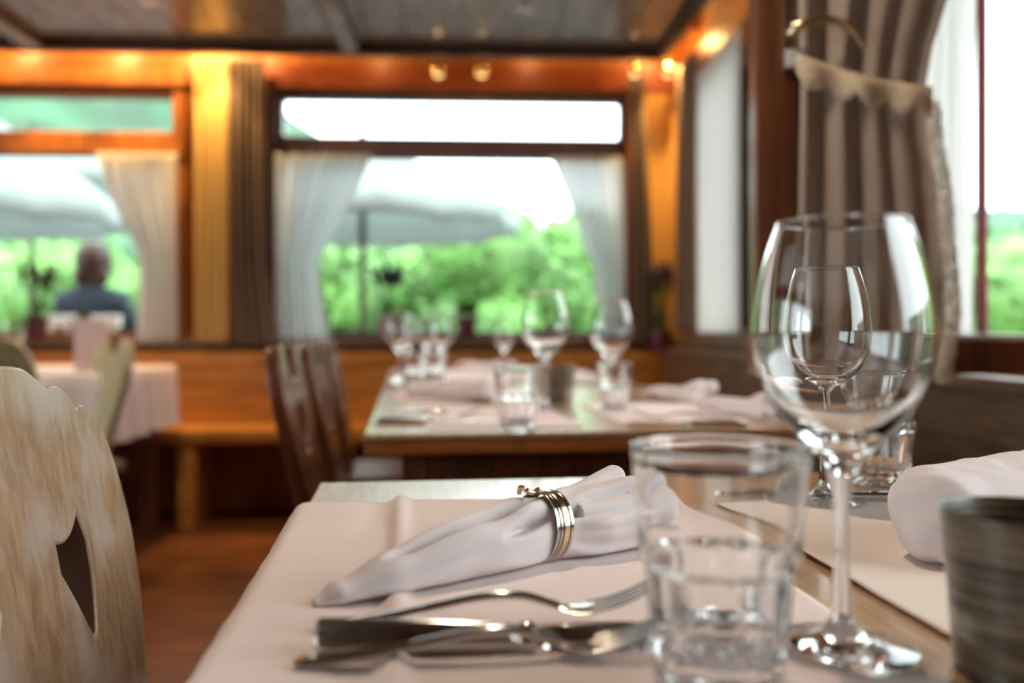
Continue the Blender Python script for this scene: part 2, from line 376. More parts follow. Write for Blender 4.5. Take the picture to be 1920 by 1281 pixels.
fz = lambda py, y=FY-.08: ony(700, py, y).z
def tab(*a): return [(-fz(p), fx(q)) for p, q in a]
ZTc = fz(292)
curtain('sheer_curtain', 'white sheer curtain tied back at the left side of the middle window', 'sheer', O, X, tab((292, 520), (640, 520)), tab((292, 700), (330, 685), (400, 650), (495, 598), (540, 602), (640, 618)), ZTc, fz(645), 7, .034, -Y, seed=1)
curtain('sheer_curtain', 'white sheer curtain tied back at the right side of the middle window', 'sheer', O, X, tab((292, 1030), (380, 1065), (500, 1112), (640, 1118)), tab((292, 1170), (640, 1172)), ZTc, fz(645), 7, .034, -Y, seed=2)
curtain('sheer_curtain', 'white sheer curtain tied back in the left window behind the seated person', 'sheerw', O, X, tab((290, 185), (380, 215), (470, 262), (520, 268), (640, 262)), tab((290, 335), (640, 338)), ZTc, fz(645), 7, .034, -Y, seed=3)
O2 = Vector((0, FY-.10, 0))
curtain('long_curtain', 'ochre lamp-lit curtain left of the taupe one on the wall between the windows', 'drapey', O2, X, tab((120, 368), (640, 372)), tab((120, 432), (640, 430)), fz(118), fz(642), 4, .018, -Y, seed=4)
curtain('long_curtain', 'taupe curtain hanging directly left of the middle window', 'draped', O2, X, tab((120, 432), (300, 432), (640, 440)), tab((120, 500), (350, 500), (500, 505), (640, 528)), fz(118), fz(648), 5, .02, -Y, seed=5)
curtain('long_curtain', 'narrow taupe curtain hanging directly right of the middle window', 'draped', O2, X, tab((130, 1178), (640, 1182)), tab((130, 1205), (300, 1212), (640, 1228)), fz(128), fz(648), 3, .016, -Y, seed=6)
def rtab(*a): return [(-onx(q, p, RX-.08).z, onx(q, 0, RX-.08).y) for p, q in a]
OR = Vector((RX-.05, 0, 0))
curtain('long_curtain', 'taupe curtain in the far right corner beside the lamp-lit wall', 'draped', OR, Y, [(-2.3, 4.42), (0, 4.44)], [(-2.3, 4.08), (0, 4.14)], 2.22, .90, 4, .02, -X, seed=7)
curtain('sheer_curtain', 'white sheer curtain covering the far window of the right wall', 'sheerw', OR, Y, [(-2.3, 4.07), (0, 4.05)], [(-2.3, 3.42), (0, 3.42)], 2.10, .90, 8, .012, -X, seed=8)
curtain('sheer_curtain', 'cream sheer curtain seen through the open casement beside the red mullion', 'sheerw', OR, Y, [(-2.3, onx(1740, 0, RX-.07).y), (0, onx(1730, 0, RX-.07).y)], [(-2.3, onx(1832, 0, RX-.07).y), (0, onx(1812, 0, RX-.07).y)], 2.10, .895, 4, .012, -X, seed=9)
# taupe drape hung on the room side of the open casement
SDd = 1.435
sA = at(1500, 0, SDd); Dd = Vector((1, 0, 0)); OS = Vector((0, s0.y-.05, 0))
def stab(*a): return [(-at(q, p, SDd).z, at(q, p, SDd).x) for p, q in a]
curtain('gathered_curtain', 'taupe curtain gathered by a lace band on the open casement', 'drape', OS, Dd, stab((-150, 1492), (160, 1500), (720, 1490)), stab((-150, 1800), (-20, 1788), (80, 1755), (170, 1738), (230, 1745), (400, 1768), (580, 1780), (720, 1765)), at(0, -150, SDd).z, at(0, 716, SDd).z, 4, .013, -Y, nz=90, seed=11)
le = MB(); rows = []
for i in range(41):   # lace border on the free edge of that curtain
    py = 190+ (720-190)*i/40; q = lerp([(190, 1742), (230, 1748), (400, 1770), (580, 1783), (720, 1768)], py)
    p = at(q, py, SDd-.01); w = .012+.003*abs(sin(i*1.1)); rows.append([p+Vector((-w, -.004, 0)), p+Vector((0, -.012-.004*sin(i*.9), 0)), p+Vector((w, -.006, 0))])
lo = le.loft(rows, cap=False, closed=False).build('lace_edging', 'lace', smooth=True)
cur = [o for o in C.objects if o.name.startswith('gathered_curtain')][0]; lo.parent = cur
# lace band
bnd = MB(); n = 120; rows = []
for i in range(n+1):
    t = i/n; px = 1494+(1748-1494)*t; py = 112+62*t+10*sin(pi*t)*1.0
    d = SDd-.062-.008*sin(t*16)-.012*sin(pi*t)
    sc = 26+22*abs(sin(pi*t*4.5))
    rows.append([at(px, py-12, d), at(px, py+6, d-.002), at(px, py+sc*.6, d-.003), at(px, py+sc, d-.002)])
band = bnd.loft(rows, cap=False, closed=False).build('lace_band', 'lace', smooth=True)
s_ = band.modifiers.new('s', 'SOLIDIFY'); s_.thickness = .001
tag(band, 'scalloped ecru lace band tied around the taupe curtain', 'curtain tieback')
# casement handle
hd = empty('casement_handle'); hd.parent = w7
hp = at(1483, 60, SD-.03)
A = MB(); A.box((hp.x-.013, s0.y-.033, at(0, 142, SD).z), (hp.x+.016, s0.y-.025, at(0, -40, SD).z)); A.build('back_plate', 'bronze', hd, bevel=.003)
MB().box((hp.x-.009, s0.y-.036, at(0, 136, SD).z), (hp.x+.012, s0.y-.033, at(0, 104, SD).z)).build('plate_glint', 'white', hd, bevel=.001)  # white piece stands in for the bright reflection low on the plate
MB().tube([(hp.x, s0.y-.033, hp.z), (hp.x, s0.y-.062, hp.z)], .0095, 16).build('spindle_collar', 'bronze', hd, smooth=True)
hpts = crv([at(1484, 66, SD-.085), at(1500, 48, SD-.095), at(1535, 36, SD-.10), at(1572, 42, SD-.10), at(1602, 62, SD-.10), at(1620, 90, SD-.10)], 8)
MB().tube(hpts, [.0105-.0035*i/(len(hpts)-1)+(.001 if i > len(hpts)-4 else 0) for i in range(len(hpts))], 14, .75).build('lever', 'steel2', hd, smooth=True)
# ---------------- lamps ----------------
def spot_lamp(name, label, loc, energy, aim=None, vis=True, col=(1, .58, .2), r=.03, group='brass spotlights near the far wall'):
    t = thing(name, label, 'lamp', loc, 0, group)
    MB().lathe([(.004, .045), (.022, .045), (.030, .03), (.034, -.012), (.031, -.014), (.026, .0), (.004, .004)], 20).build('housing', 'gold', t, smooth=True)
    MB().ball((0, 0, -.006), .024, (1, 1, .6)).build('bulb', 'lamp', t, smooth=True)
    MB().tube([(0, 0, .045), (0, 0, .09)], .005, 8).build('mounting_stem', 'gold', t)
    l = bpy.data.lights.new('lamp_light', 'POINT'); l.energy = energy; l.color = col; l.shadow_soft_size = .012
    lo = bpy.data.objects.new('lamp_light', l); C.objects.link(lo); lo.parent = t; lo.location = (0, 0, -.036)
    return t
E1 = 6
for px, lb, e in ((822, 'left brass spotlight above the middle window', .05), (903, 'right brass spotlight above the middle window', .05), (1190, 'leftmost brass spotlight over the lamp-lit wall by the right corner', .1), (1252, 'rightmost brass spotlight over the lamp-lit wall by the right corner', .1)):
    p = ony(px, 137, FY-.16); spot_lamp('ceiling_spotlight', lb, (p.x, p.y, p.z), e)
for px, e in ((-260, 7), (-20, 7), (180, 9), (330, 8), (398, 12), (470, 3), (700, 1.5), (1000, 1.5), (1235, 5)):
    p = ony(px, 95, FY-.2); spot_lamp('ceiling_spotlight', 'brass spotlight tucked behind the dark ceiling trim along the window wall', (p.x, FY-.235, 2.38), e, group='spotlights behind the ceiling trim')
for y, e in ((3.6, .8), (3.3, 1), (2.9, 1.2), (2.4, 1.5)):
    spot_lamp('ceiling_spotlight', 'brass spotlight tucked behind the trim along the right wall', (RX-.12, y, 2.38), e, group='spotlights behind the right trim')
for px, e, ty in ((400, 60, .10), (1248, 75, .14), (60, 40, .05), (220, 40, .05)):      # wall washers hidden behind the trim
    q = ony(px, 0, FY-.2); t = thing('ceiling_spotlight', 'small brass wall washer tucked behind the dark ceiling trim along the window wall', 'lamp', (q.x+.03, FY-.25, 2.375), 0, 'wall washers behind the ceiling trim')
    MB().lathe([(.02, .045), (.03, .03), (.034, -.012), (.031, -.014), (.026, .0), (.004, .004)], 20).build('housing', 'gold', t, smooth=True)
    l = bpy.data.lights.new('lamp_light', 'SPOT'); l.energy = e; l.color = (1, .60, .20); l.spot_size = radians(62); l.spot_blend = .6; l.shadow_soft_size = .02
    lo = bpy.data.objects.new('lamp_light', l); C.objects.link(lo); lo.parent = t; lo.location = (0, 0, -.03); lo.rotation_euler = (ty, 0, 0)
def table_light(label, x, y, e, size=1.9):
    t = thing('ceiling_downlight', label, 'lamp', (x, y, CZ))
    MB().lathe([(.034, -.001), (.046, -.007), (.052, -.002), (.052, .0)], 28).build('rim', 'steel', t, smooth=True)
    MB().lathe([(.0001, -.002), (.034, -.002)], 28).build('lens', 'lampw', t)
    l = bpy.data.lights.new('lamp_light', 'SPOT'); l.energy = e; l.color = (1, .80, .58); l.spot_size = size; l.spot_blend = .7; l.shadow_soft_size = .03
    lo = bpy.data.objects.new('lamp_light', l); C.objects.link(lo); lo.parent = t; lo.location = (0, 0, -.02)
table_light('recessed ceiling light over the near table', .02, 1.12, 34)
table_light('recessed ceiling light over the third table', .0, 3.0, 22)
table_light('recessed ceiling light over the aisle left of the tables', -1.3, 3.1, 48)
for px, py in ((285, 8), (985, 22)):
    p = at(px, py, 1); k = (CZ-.012-EYE)/(p.z-EYE); q = Vector((p.x*k, p.y*k, CZ))
    t = thing('ceiling_downlight', 'recessed ceiling light %s' % ('near the left beam' if px < 500 else 'above the middle window'), 'lamp', q)
    MB().lathe([(.03, .0), (.045, -.006), (.05, -.002), (.05, 0)], 24).build('rim', 'steel', t, smooth=True)
    MB().lathe([(.0001, -.003), (.03, -.003)], 24).build('lens', 'white', t)
# ---------------- benches ----------------
def bench_far():
    t = thing('wall_bench', 'orange wooden bench along the far wall under the windows', 'bench', (0, 0, 0))
    x0 = ony(120, 0, 4.15).x-1.6; y0 = ony(0, 0, 4.15).y
    sz = .455
    MB().box((x0, 4.10, sz-.055), (RX-.02, 4.50, sz)).build('seat', 'bench', t, bevel=.006)
    b = MB(); zt = .80
    b.box((x0, 4.47, sz), (RX-.02, 4.50, zt)); b.box((x0, 4.455, zt-.06), (RX-.02, 4.50, zt)); b.box((x0, 4.455, sz), (RX-.02, 4.47, sz+.09)); b.build('backrest', 'bench', t, bevel=.004)
    for px in (352, 30, 640, 900):
        p = ony(px, 0, 4.14)
        MB().box((p.x-.04, 4.12, 0), (p.x+.04, 4.45, sz-.055)).build('leg', 'bench', t, bevel=.004)
bench_far()
def bench_right():
    t = thing('wall_bench', 'brown wooden bench along the right wall beside the tables', 'bench')
    xb = .98
    MB().box((xb-.33, -.6, .40), (xb, 4.05, .45)).build('seat', 'darkbench', t, bevel=.005)
    b = MB().box((xb, -.6, .45), (xb+.035, 4.43, .80)).box((xb-.012, -.6, .795), (xb+.05, 4.43, .825)); b.build('backrest', 'darkbench', t, bevel=.005)
    for y in (-.4, .9, 2.2, 3.5): MB().box((xb-.3, y, 0), (xb, y+.04, .40)).build('leg', 'darkbench', t)
bench_right()
# ---------------- tables ----------------
TA = radians(4)
def table(label, corner, w, l, ang, group=None):
    """corner = near-left corner of the top"""
    t = thing('dining_table', label, 'table', (corner.x, corner.y, 0), ang, group)
    MB().box((0, 0, TH-.008), (w, l, TH)).build('tabletop', 'table', t, bevel=.002)
    MB().box((0.001, 0.001, TH-.034), (w-.001, l-.001, TH-.008)).build('edge_band', 'tedge', t, bevel=.003)
    MB().box((.06, .06, TH-.13), (w-.06, .08, TH-.034)).box((.06, l-.08, TH-.13), (w-.06, l-.06, TH-.034)).box((.06, .08, TH-.13), (.08, l-.08, TH-.034)).box((w-.08, .08, TH-.13), (w-.06, l-.08, TH-.034)).build('apron', 'dchair', t)
    for a in (.09, w-.17):
        for b in (.05, l-.11): MB().box((a, b, 0), (a+.06, b+.06, TH-.034)).build('leg', 'dchair', t, bevel=.004)
    return t
c1 = onz(600, 905, TH)                     # far-left corner of the near table
L1 = 1.25
dv = Vector((-sin(TA), cos(TA), 0)); du = Vector((cos(TA), sin(TA), 0))
T1o = c1-dv*L1; TW = .765
table('near dining table laid with cream cloths, wine glass and tumbler', T1o, TW, L1, TA)
T2o = onz(682, 815, TH)
T2 = table('second dining table, wooden edge visible, right behind the near one', T2o, TW, 1.15, TA)
T4o = T2o+dv*1.30
table('third dining table behind the second, close to the middle window', T4o, TW, 1.05, TA)
def T1(u, v, z=0): return T1o+du*u+dv*v+Vector((0, 0, TH+z-T1o.z))
T1o.z = TH
def uv(p): q = p-T1o; return q.dot(du), q.dot(dv)
# cloths of the near table
def tcloth(label, u0, u1, v0, v1, mat, drop_left=0, drop_right=0, creases=(), seed=0, z0=.0015):
    nu, nv = 120, 150; rows = []
    L = drop_left; R = drop_right; tot = L+(u1-u0)+R
    for i in range(nv+1):
        v = v0+(v1-v0)*i/nv; row = []
        for j in range(nu+1):
            s = -L+tot*j/nu; r = .012
            wav = noise.noise(Vector((s*7, v*6, seed)))*.0022+noise.noise(Vector((s*4+v*3, v*34, seed+3)))*.0022*(max(0, 1-abs(s)/.20) if L else .15)
            z = z0+.0018+wav; u = u0+s
            for (c, h) in creases: z += h*math.exp(-((u-c)/.006)**2)-h*.5*math.exp(-((u-c+.02)/.012)**2)
            z = max(z, z0)
            if L and s < 0:      # hangs over the left edge
                a = -s; e = .0
                if a < .02: th_ = a/.02*pi/2; u = u0-.0128*sin(th_); z = z-.0128*(1-cos(th_))
                else: u = u0-.0128-.004*(1+sin(v*23+seed))*min(1, (a-.02)/.05); z = z-.0128-(a-.02)
            if R and s > u1-u0:
                a = s-(u1-u0)
                if a < .02: th_ = a/.02*pi/2; u = u1+.0128*sin(th_); z = z-.0128*(1-cos(th_))
                else: u = u1+.0128+.004*(1+sin(v*23+seed))*min(1, (a-.02)/.05); z = z-.0128-(a-.02)
            row.append(T1(u, v, z))
        rows.append(row)
    o = MB().loft(rows, cap=False, closed=False).build('table_cloth', mat, smooth=True)
    m = o.modifiers.new('s', 'SOLIDIFY'); m.thickness = .0012; m.offset = 1
    return tag(o, label, 'tablecloth')
vL = uv(onz(655, 951, TH))[1]; vR = uv(onz(1650, 940, TH))[1]
uc = uv(onz(751, 955, TH))[0]
uE = uv(onz(1740, 1281, TH))[0]; uR = uv(onz(1795, 1210, TH))[0]
print('cloth', vL, vR, uc, uE, uR, 'T1o', T1o, 'T2o', T2o)
tcloth('rose-cream cloth hanging over the left edge of the near table', .002, uE, .05, vL, 'cloth', drop_left=.16, creases=((uc, .0050),), seed=1)
tcloth('cream cloth on the right half of the near table under the brown-grey tumbler', uR, TW-.002, .05, vR, 'cloth2', drop_right=.05, creases=(), seed=5)
ZC = .0042
# ---------------- glasses ----------------
def wine_glass_proto():
    t = empty('wine_glass')
    out = [(.0355, .0), (.0370, .0010), (.034, .0019), (.022, .0042), (.012, .0085), (.0062, .0155), (.0044, .026), (.0038, .045), (.0038, .062), (.0044, .078), (.0062, .088), (.0105, .0960), (.0180, .1030), (.0275, .1135), (.0355, .1255), (.0415, .1400), (.0438, .1560), (.0432, .1690), (.0408, .1840), (.0365, .2010), (.0318, .2150)]
    oc = [(p.x, p.y) for p in crv([(a, b, 0) for a, b in out], 5)]
    i1 = 5*5; i2 = 10*5
    MB().lathe([(.0001, 0.0004), (.02, .0004)]+oc[:i1+1], 64).build('foot', 'glass', t, smooth=True)
    MB().lathe(oc[i1:i2+1], 32+32).build('stem', 'glass', t, smooth=True)
    inn = [(.0310, .2152), (.0357, .2010), (.0399, .1840), (.0422, .1690), (.0428, .1560), (.0404, .1400), (.0343, .1262), (.0255, .1155), (.0150, .1080), (.006, .1050), (.0001, .1046)]
    ic = [(p.x, p.y) for p in crv([(a, b, 0) for a, b in inn], 5)]
    MB().lathe(oc[i2:]+[(.0314, .2156)]+ic, 64).build('bowl', 'glass', t, smooth=True)
    return t
def tumbler_proto(h=.109, r0=.0295, r1=.040):
    t = empty('water_tumbler'); n = 10
    def R(z): return r0+(r1-r0)*(z/h)**.85
    hb = h*.50
    def rad(r, z, a):
        if z > hb+.003 or z < .0015 or r < r0*.9: return r
        k = min(1, (hb+.003-z)/.005)*min(1, (z-.0015)/.005)
        m = (a % (2*pi/n))-pi/n; c = cos(pi/n)/cos(m)            # flat facets, hollowed a little
        return r*(1-.035*k)*(1+(c-1)*k*1.0)-.0011*k*cos(m*n/2)**2
    zs = [0, .001, .003, .007]+[hb*i/12 for i in range(2, 12)]+[hb-.002, hb, hb+.001, hb+.002, hb+.003, hb+.005]+[hb+.01+(h-hb-.013)*i/6 for i in range(7)]
    prof = [(.0001, .002), (r0*.5, .0022), (r0*.8, .0006), (r0*.88, 0)]+[(R(z)+(.0006 if abs(z-hb-.004) < .0025 else 0), z) for z in zs]
    rm = R(h)
    prof += [(rm+.0005, h-.0015), (rm-.0002, h), (rm-.0013, h+.0006), (rm-.0024, h)]
    zi = [(h-.004, .0027), (h-.02, .0026), (h-.035, .0026), (hb+.006, .0028), (hb-.002, .0046), (hb*.7, .0060), (hb*.45, .0064), (.018, .0074)]
    prof = [(p[0], p[1]) for p in prof]; inner = [(R(z)-d, z) for z, d in zi]+[(r0-.012, .0135), (r0-.020, .0120), (.0001, .0115)]
    b = MB().lathe(prof, 160, rad=rad); rings_o = len(prof); b2 = MB().lathe([prof[-1]]+inner, 160)
    b.add(b2.v, b2.f); b.build('body', 'glass', t, smooth=True, merge=True); return t
wg = wine_glass_proto(); tb = tumbler_proto()
def z1(p, extra=ZC): return (p.x, p.y, TH+extra)
p = onz(1578, 1216, TH+ZC); wg.location = z1(p); tag(wg, 'large empty wine glass in front on the near table', 'wine glass')
pf = at(1348, 0, .405); tb.location = (pf.x, pf.y, TH+ZC); tag(tb, 'blurred fluted water tumbler closest to the camera', 'tumbler')
p = at(1545, 0, .83); copy_thing(wg, (p.x, p.y, TH+ZC), label='sharp empty wine glass seen through the front wine glass')
p = at(1648, 0, .93); copy_thing(tb, (p.x, p.y, TH+.0055), .15, label='fluted water tumbler behind the front wine glass at the right')
# glasses on the tables behind
for px, D, s, kind, lb in (
    (970, 1.45, .97, 't', 'fluted tumbler at the front edge of the second table'),
    (1022, 1.80, 1.12, 'w', 'tall wine glass in the middle of the second table'),
    (1146, 1.90, 1.05, 'w', 'wine glass at the right of the second table near the tumbler'),
    (1152, 1.78, .9, 't', 'fluted tumbler in front of the right-hand wine glass of the second table'),
    (778, 2.32, .95, 't', 'fluted tumbler at the far left end of the second table'),
    (812, 2.42, .95, 't', 'fluted tumbler beside another at the far left end of the second table'),
    (748, 2.88, 1.02, 'w', 'wine glass at the left of the third table before the violet flowers'),
    (827, 2.90, 1.02, 'w', 'wine glass on the third table left of the plum pot'),
    (765, 3.55, .95, 'w', 'small wine glass at the far left corner of the third table'),
    (945, 3.2, .95, 'w', 'wine glass on the third table right of the plum pot'),
    (800, 3.35, 1.0, 'w', 'hindmost wine glass of the third table')):
    p = at(px, 0, D); copy_thing(wg if kind == 'w' else tb, (p.x, p.y, TH), label=lb, scale=s)
# smoke glass votives
def votive(label, p, s=1, z=TH):
    t = thing('votive_cup', label, 'candle cup', (p.x, p.y, z))
    h = .073*s; pr = [(.0001, 0), (.030*s, 0), (.032*s, .002), (.0335*s, h*.3), (.036*s, h*.7), (.0375*s, h-.001), (.0365*s, h+.0005), (.0352*s, h-.001), (.0335*s, h*.6), (.0305*s, .008), (.0001, .007)]
    MB().lathe([(q.x, q.y) for q in crv([(a, b, 0) for a, b in pr], 4)], 72, rad=lambda r, z, a: max(r, .0001)*(1+.006*sin(z*2400/s)*(r > .02))).build('cup', 'smoke', t, smooth=True)
    MB().lathe([(.0001, .0085), (.026*s, .0085), (.026*s, .022), (.001, .021)], 32).build('candle', 'white', t, smooth=True)
    return t
pv = at(1925, 0, .425); votive('brown-grey ribbed candle cup cut by the right picture edge', pv, 1.0, TH+ZC)
votive('dark candle cup in the middle of the second table behind the tumbler', at(1043, 0, 2.0), 1.15)
# ---------------- cutlery ----------------
def fork_proto():
    t = empty('fork')
    def strip(stations, name):   # (x, z, halfwidth, thick)
        st = crv([(a, b, c) for a, b, c, d in stations], 5); th = [d for a, b, c, d in stations]; rings = []
        for i, q in enumerate(st):
            d = th[min(len(th)-1, i//5)]; w = max(q.z, .0006)
            rings.append([Vector((q.x, w*cos(a), q.y+d*sin(a))) for a in [2*pi*k/14 for k in range(14)]])
        return rings
    MB().loft(strip([(0, .0030, .0040, .0016), (.004, .0030, .0085, .002), (.03, .0045, .0080, .0022), (.07, .0105, .0055, .0026), (.10, .0150, .0038, .0028), (.125, .0150, .0030, .0028), (.142, .0100, .0036, .0026), (.150, .0070, .0060, .0020)], 'h')).build('handle', 'steel', t, smooth=True)
    h = MB(); h.loft(strip([(.148, .0072, .0055, .0016), (.155, .0055, .0105, .0013), (.165, .0052, .0128, .0012), (.172, .0062, .0128, .0012)], 'b'))
    for k in range(4):
        yk = (k-1.5)*.0069; pts = crv([(.168, yk, .0056), (.185, yk, .009), (.20, yk*.97, .0145), (.212, yk*.94, .0215)], 5)
        h.tube(pts, [.0026-.0014*i/(len(pts)-1) for i in range(len(pts))], 10, .5)
    h.build('tines', 'steel', t, smooth=True); return t
def knife_proto():
    t = empty('table_knife')
    def sec(x, w, h, z, p=4):
        r = []
        for k in range(16):
            a = 2*pi*k/16; c, s = cos(a), sin(a); q = (abs(c)**p+abs(s)**p)**(-1/p); r.append(Vector((x, w*q*c, z+h*q*s)))
        return r
    MB().loft([sec(0, .0075, .0040, .0052), sec(.0015, .0090, .0050, .0052), sec(.05, .0082, .0050, .0052), sec(.095, .0066, .0044, .0052), sec(.1, .0060, .0038, .0052)]).build('handle', 'steel', t, smooth=True, bevel=0)
    MB().loft([sec(.099, .0058, .0036, .0052, 2), sec(.106, .0085, .0045, .0052, 2), sec(.111, .0050, .0030, .0052, 2)]).build('bolster', 'steel', t, smooth=True)
    b = MB(); rings = []
    for x, w, o_ in ((.110, .005, 0), (.125, .0085, -.002), (.15, .0105, -.003), (.18, .0105, -.003), (.20, .0085, -.001), (.214, .0035, .004)):
        rings.append([Vector((x, o_+w*cos(a), .0048+.0011*sin(a))) for a in [2*pi*k/12 for k in range(12)]])
    b.loft(rings).build('blade', 'steel', t, smooth=True); return t
fk = fork_proto(); kn = knife_proto()
p = at(600, 0, .476); fk.scale = (.86,)*3; fk.location = (p.x, p.y, TH+ZC+.001); fk.rotation_euler = (0, radians(-2), radians(2)-YAW); tag(fk, 'steel fork with its tines up under the napkin, farther of the two', 'fork')
p = at(596, 0, .448); kn.location = (p.x, p.y, TH+ZC); kn.rotation_euler = (radians(58), 0, radians(0)-YAW); kn.location.z += .005; tag(kn, 'thick handled steel table knife between the two forks', 'knife')
p = at(552, 0, .424); copy_thing(fk, (p.x, p.y, TH+ZC), rot=(0, radians(-1), radians(4)-YAW), label='steel fork at the bottom edge, nearest to the camera')
# right place setting
pa = onz(1790, 965, TH); pb = onz(1695, 903, TH)
q = Vector((pb.x-pa.x, pb.y-pa.y, 0)); a_ = atan2(q.y, q.x)
copy_thing(fk, (pa.x, pa.y, TH+ZC), rot=(0, 0, a_), label='steel fork beside the rear tumbler at the right')
pa = onz(1765, 948, TH); copy_thing(kn, (pa.x, pa.y, TH+ZC-.001), rot=(0, 0, pi-radians(4)), label='steel knife lying under the rear tumbler at the right')
# cutlery on the second table
for k, (px, py, r, kind, lb) in enumerate(((700, 795, 0, 'k', 'dark knife at the front left of the second table'), (715, 785, 4, 'f', 'fork at the front left of the second table behind the knife'), (1400, 800, 176, 'k', 'knife at the front right of the second table'), (1380, 790, 172, 'f', 'fork at the front right of the second table'))):
    p = onz(px, py, TH); copy_thing(fk if kind == 'f' else kn, (p.x, p.y, TH), rot=(0, 0, radians(r)-YAW), label=lb)
# ---------------- napkins ----------------
def napkin(name, label, tip, end, prof, rolls, seed=0, vox=.0018, zb=ZC, ring_t=None, rr=.0225, bulge=None):
    """rolls: list of (side offset, height offset, radius scale, t0, t1)"""
    ax = Vector((end.x-tip.x, end.y-tip.y, 0)); L = ax.length; ax.normalize(); sd_ = Vector((-ax.y, ax.x, 0)); b = MB()
    for (so, ho, rs, t0, t1, flat) in rolls:
        rings = []
        n = 44
        for i in range(n+1):
            t = t0+(t1-t0)*i/n; r = lerp(prof, t)*rs; off = lerp(prof, t)
            e = min(1, (1-(i/n))/.05) if i/n > .95 else 1; e = max(.25, math.sqrt(e)); e0 = min(1, .3+(i/n)/.08); r *= e*e0
            if ring_t: k = math.exp(-((t-ring_t)/.07)**2)
            else: k = 0
            cx = so*off*(1-.35*k); cz = max(r*flat, ho*off*(1-.1*k)+r*flat*.2)
            rg = []
            for j in range(28):
                a = 2*pi*j/28
                w = 1+.09*sin(2*a+6*t+seed)*(1-k)+.10*noise.noise(Vector((cos(a)*1.3+seed, sin(a)*1.3, t*5)))*(1-k)
                rg.append(tip+ax*(t*L)+sd_*(cx+r*1.05*w*cos(a))+Vector((0, 0, TH+zb-tip.z+max(0.0002, cz+r*flat*w*sin(a)))))
            rings.append(rg)
        b.loft(rings)
    o = b.build(name, 'napkin')
    r_ = o.modifiers.new('r', 'REMESH'); r_.mode = 'VOXEL'; r_.voxel_size = vox; r_.use_smooth_shade = True
    s = o.modifiers.new('s', 'SMOOTH'); s.iterations = 6; s.factor = .5
    tx = bpy.data.textures.new('cr', 'CLOUDS'); tx.noise_scale = .035; tx.noise_depth = 1
    d = o.modifiers.new('d', 'DISPLACE'); d.texture = tx; d.strength = .0045; d.mid_level = .5; d.texture_coords = 'GLOBAL'
    s2 = o.modifiers.new('s2', 'SMOOTH'); s2.iterations = 3
    tag(o, label, 'napkin'); return o, ax, sd_, L
tip = onz(588, 1138, TH+ZC); end = at(1200, 0, .675); end.z = tip.z
RT = .645
def hero_napkin():
    ax = Vector((end.x-tip.x, end.y-tip.y, 0)); L = ax.length; ax.normalize(); sd_ = Vector((-ax.y, ax.x, 0)); b = MB()
    H = [(0, .004), (.06, .012), (.2, .024), (.42, .036), (.62, .0445), (.67, .0445), (.8, .046), (1, .050)]
    Wd = [(0, .004), (.06, .011), (.2, .0175), (.42, .021), (.62, .0210), (.67, .0210), (.8, .030), (1, .034)]
    G = lambda x, m, s: math.exp(-((x-m)/s)**2)
    rings = []; n = 260; m = 200
    for i in range(n+1):
        t = i/n; h = lerp(H, t); w = lerp(Wd, t); k = G(t, RT, .055); ring = []
        e = 1 if t < .965 else math.sqrt(max(.02, 1-((t-.965)/.035)**2))
        for j in range(m):
            a = 2*pi*j/m; f = a/pi       # 0 back side, .5 top, 1 camera side, 1.5 underneath
            d = 0
            if f < 1.25 or f > 1.9:
                ff = f if f < 1.5 else f-2
                d += (1-k)*(.85*G(ff, .545-.10*(t-.3), .060)*min(1, max(0, (t-.16)/.10))*max(0, min(1, (.66-t)/.14)))-(1-k)*.20*G(ff, .40, .06)*G(t, .38, .2)-(1-k)*.10*G(ff, .70, .09)*G(t, .42, .2)
                d += (1-k)*(.6*G(ff, .84-.30*(t-.5), .055)*min(1, max(0, (t-.46)/.10))*(t < .66)+.75*G(ff, .80-.15*(t-.66), .05+.05*(t-.66))*(t > .66)*(1-.6*max(0, t-.8)/.2))
                d += (1-k)*.42*G(ff, .60+.5*(t-.75), .06)*max(0, min(1, (t-.70)/.08))
                d += (1-k)*.13*G(ff, .90, .06)*G(t, .30, .14)
                d += .12*sin(ff*pi*7+1+3*t)*(G(t, RT-.085, .06)+G(t, RT+.085, .06))*(1-k)
                d += .13*min(1, t/.25)*noise.noise(Vector((ff*5, t*9, 1)))*(1-k)-.02*(1-k)
            r = 1-d
            cx, cz = cos(a), sin(a)
            x = w*r*cx*e; z = h/2+h/2*cz*r*e*(1.0 if cz > 0 else 1.0)
            if cz < 0: z = h/2+(h/2)*(-(abs(cz)**(.55+.45*k)))*e
            if e < 1: z = max(z, .001)
            lean = .25*h*(t-.6)*0
            sl = -.012*(1-ff if f < 1.25 else 0)*max(0, (t-.9)/.1) if (f < 1.25 or f > 1.9) else 0
            ring.append(tip+ax*(t*L+sl*.0)+sd_*(x+lean)+Vector((0, 0, max(.0005, z))))
        rings.append(ring)
    b.loft(rings)
    # rolled hem lying along the back and standing proud at the open end
    rr = []; pts = []
    for i in range(31):
        q = i/30; t = .60+.385*q; hh = lerp(H, t)
        pts.append(tip+ax*(t*L)+sd_*(.010+.010*q)+Vector((0, 0, hh-.013+.012*q))); rr.append((.007+.003*q)*(1 if q < .97 else .8))
    b.tube(pts, rr, 20, .85)
    pts = [tip+ax*((.72+.27*i/16)*L)+sd_*(-.012-.006*i/16)+Vector((0, 0, .034-.002*i/16)) for i in range(17)]
    b.tube(pts, [.008+.007*i/16 for i in range(17)], 20, .7)
    o = b.build('cloth_napkin', 'napkin', smooth=True)
    r_ = o.modifiers.new('r', 'REMESH'); r_.mode = 'VOXEL'; r_.voxel_size = .0008; r_.use_smooth_shade = True
    s = o.modifiers.new('s', 'SMOOTH'); s.iterations = 3; s.factor = .5
    tag(o, 'rolled rose-white cloth napkin held by a metal ring', 'napkin'); return ax, L
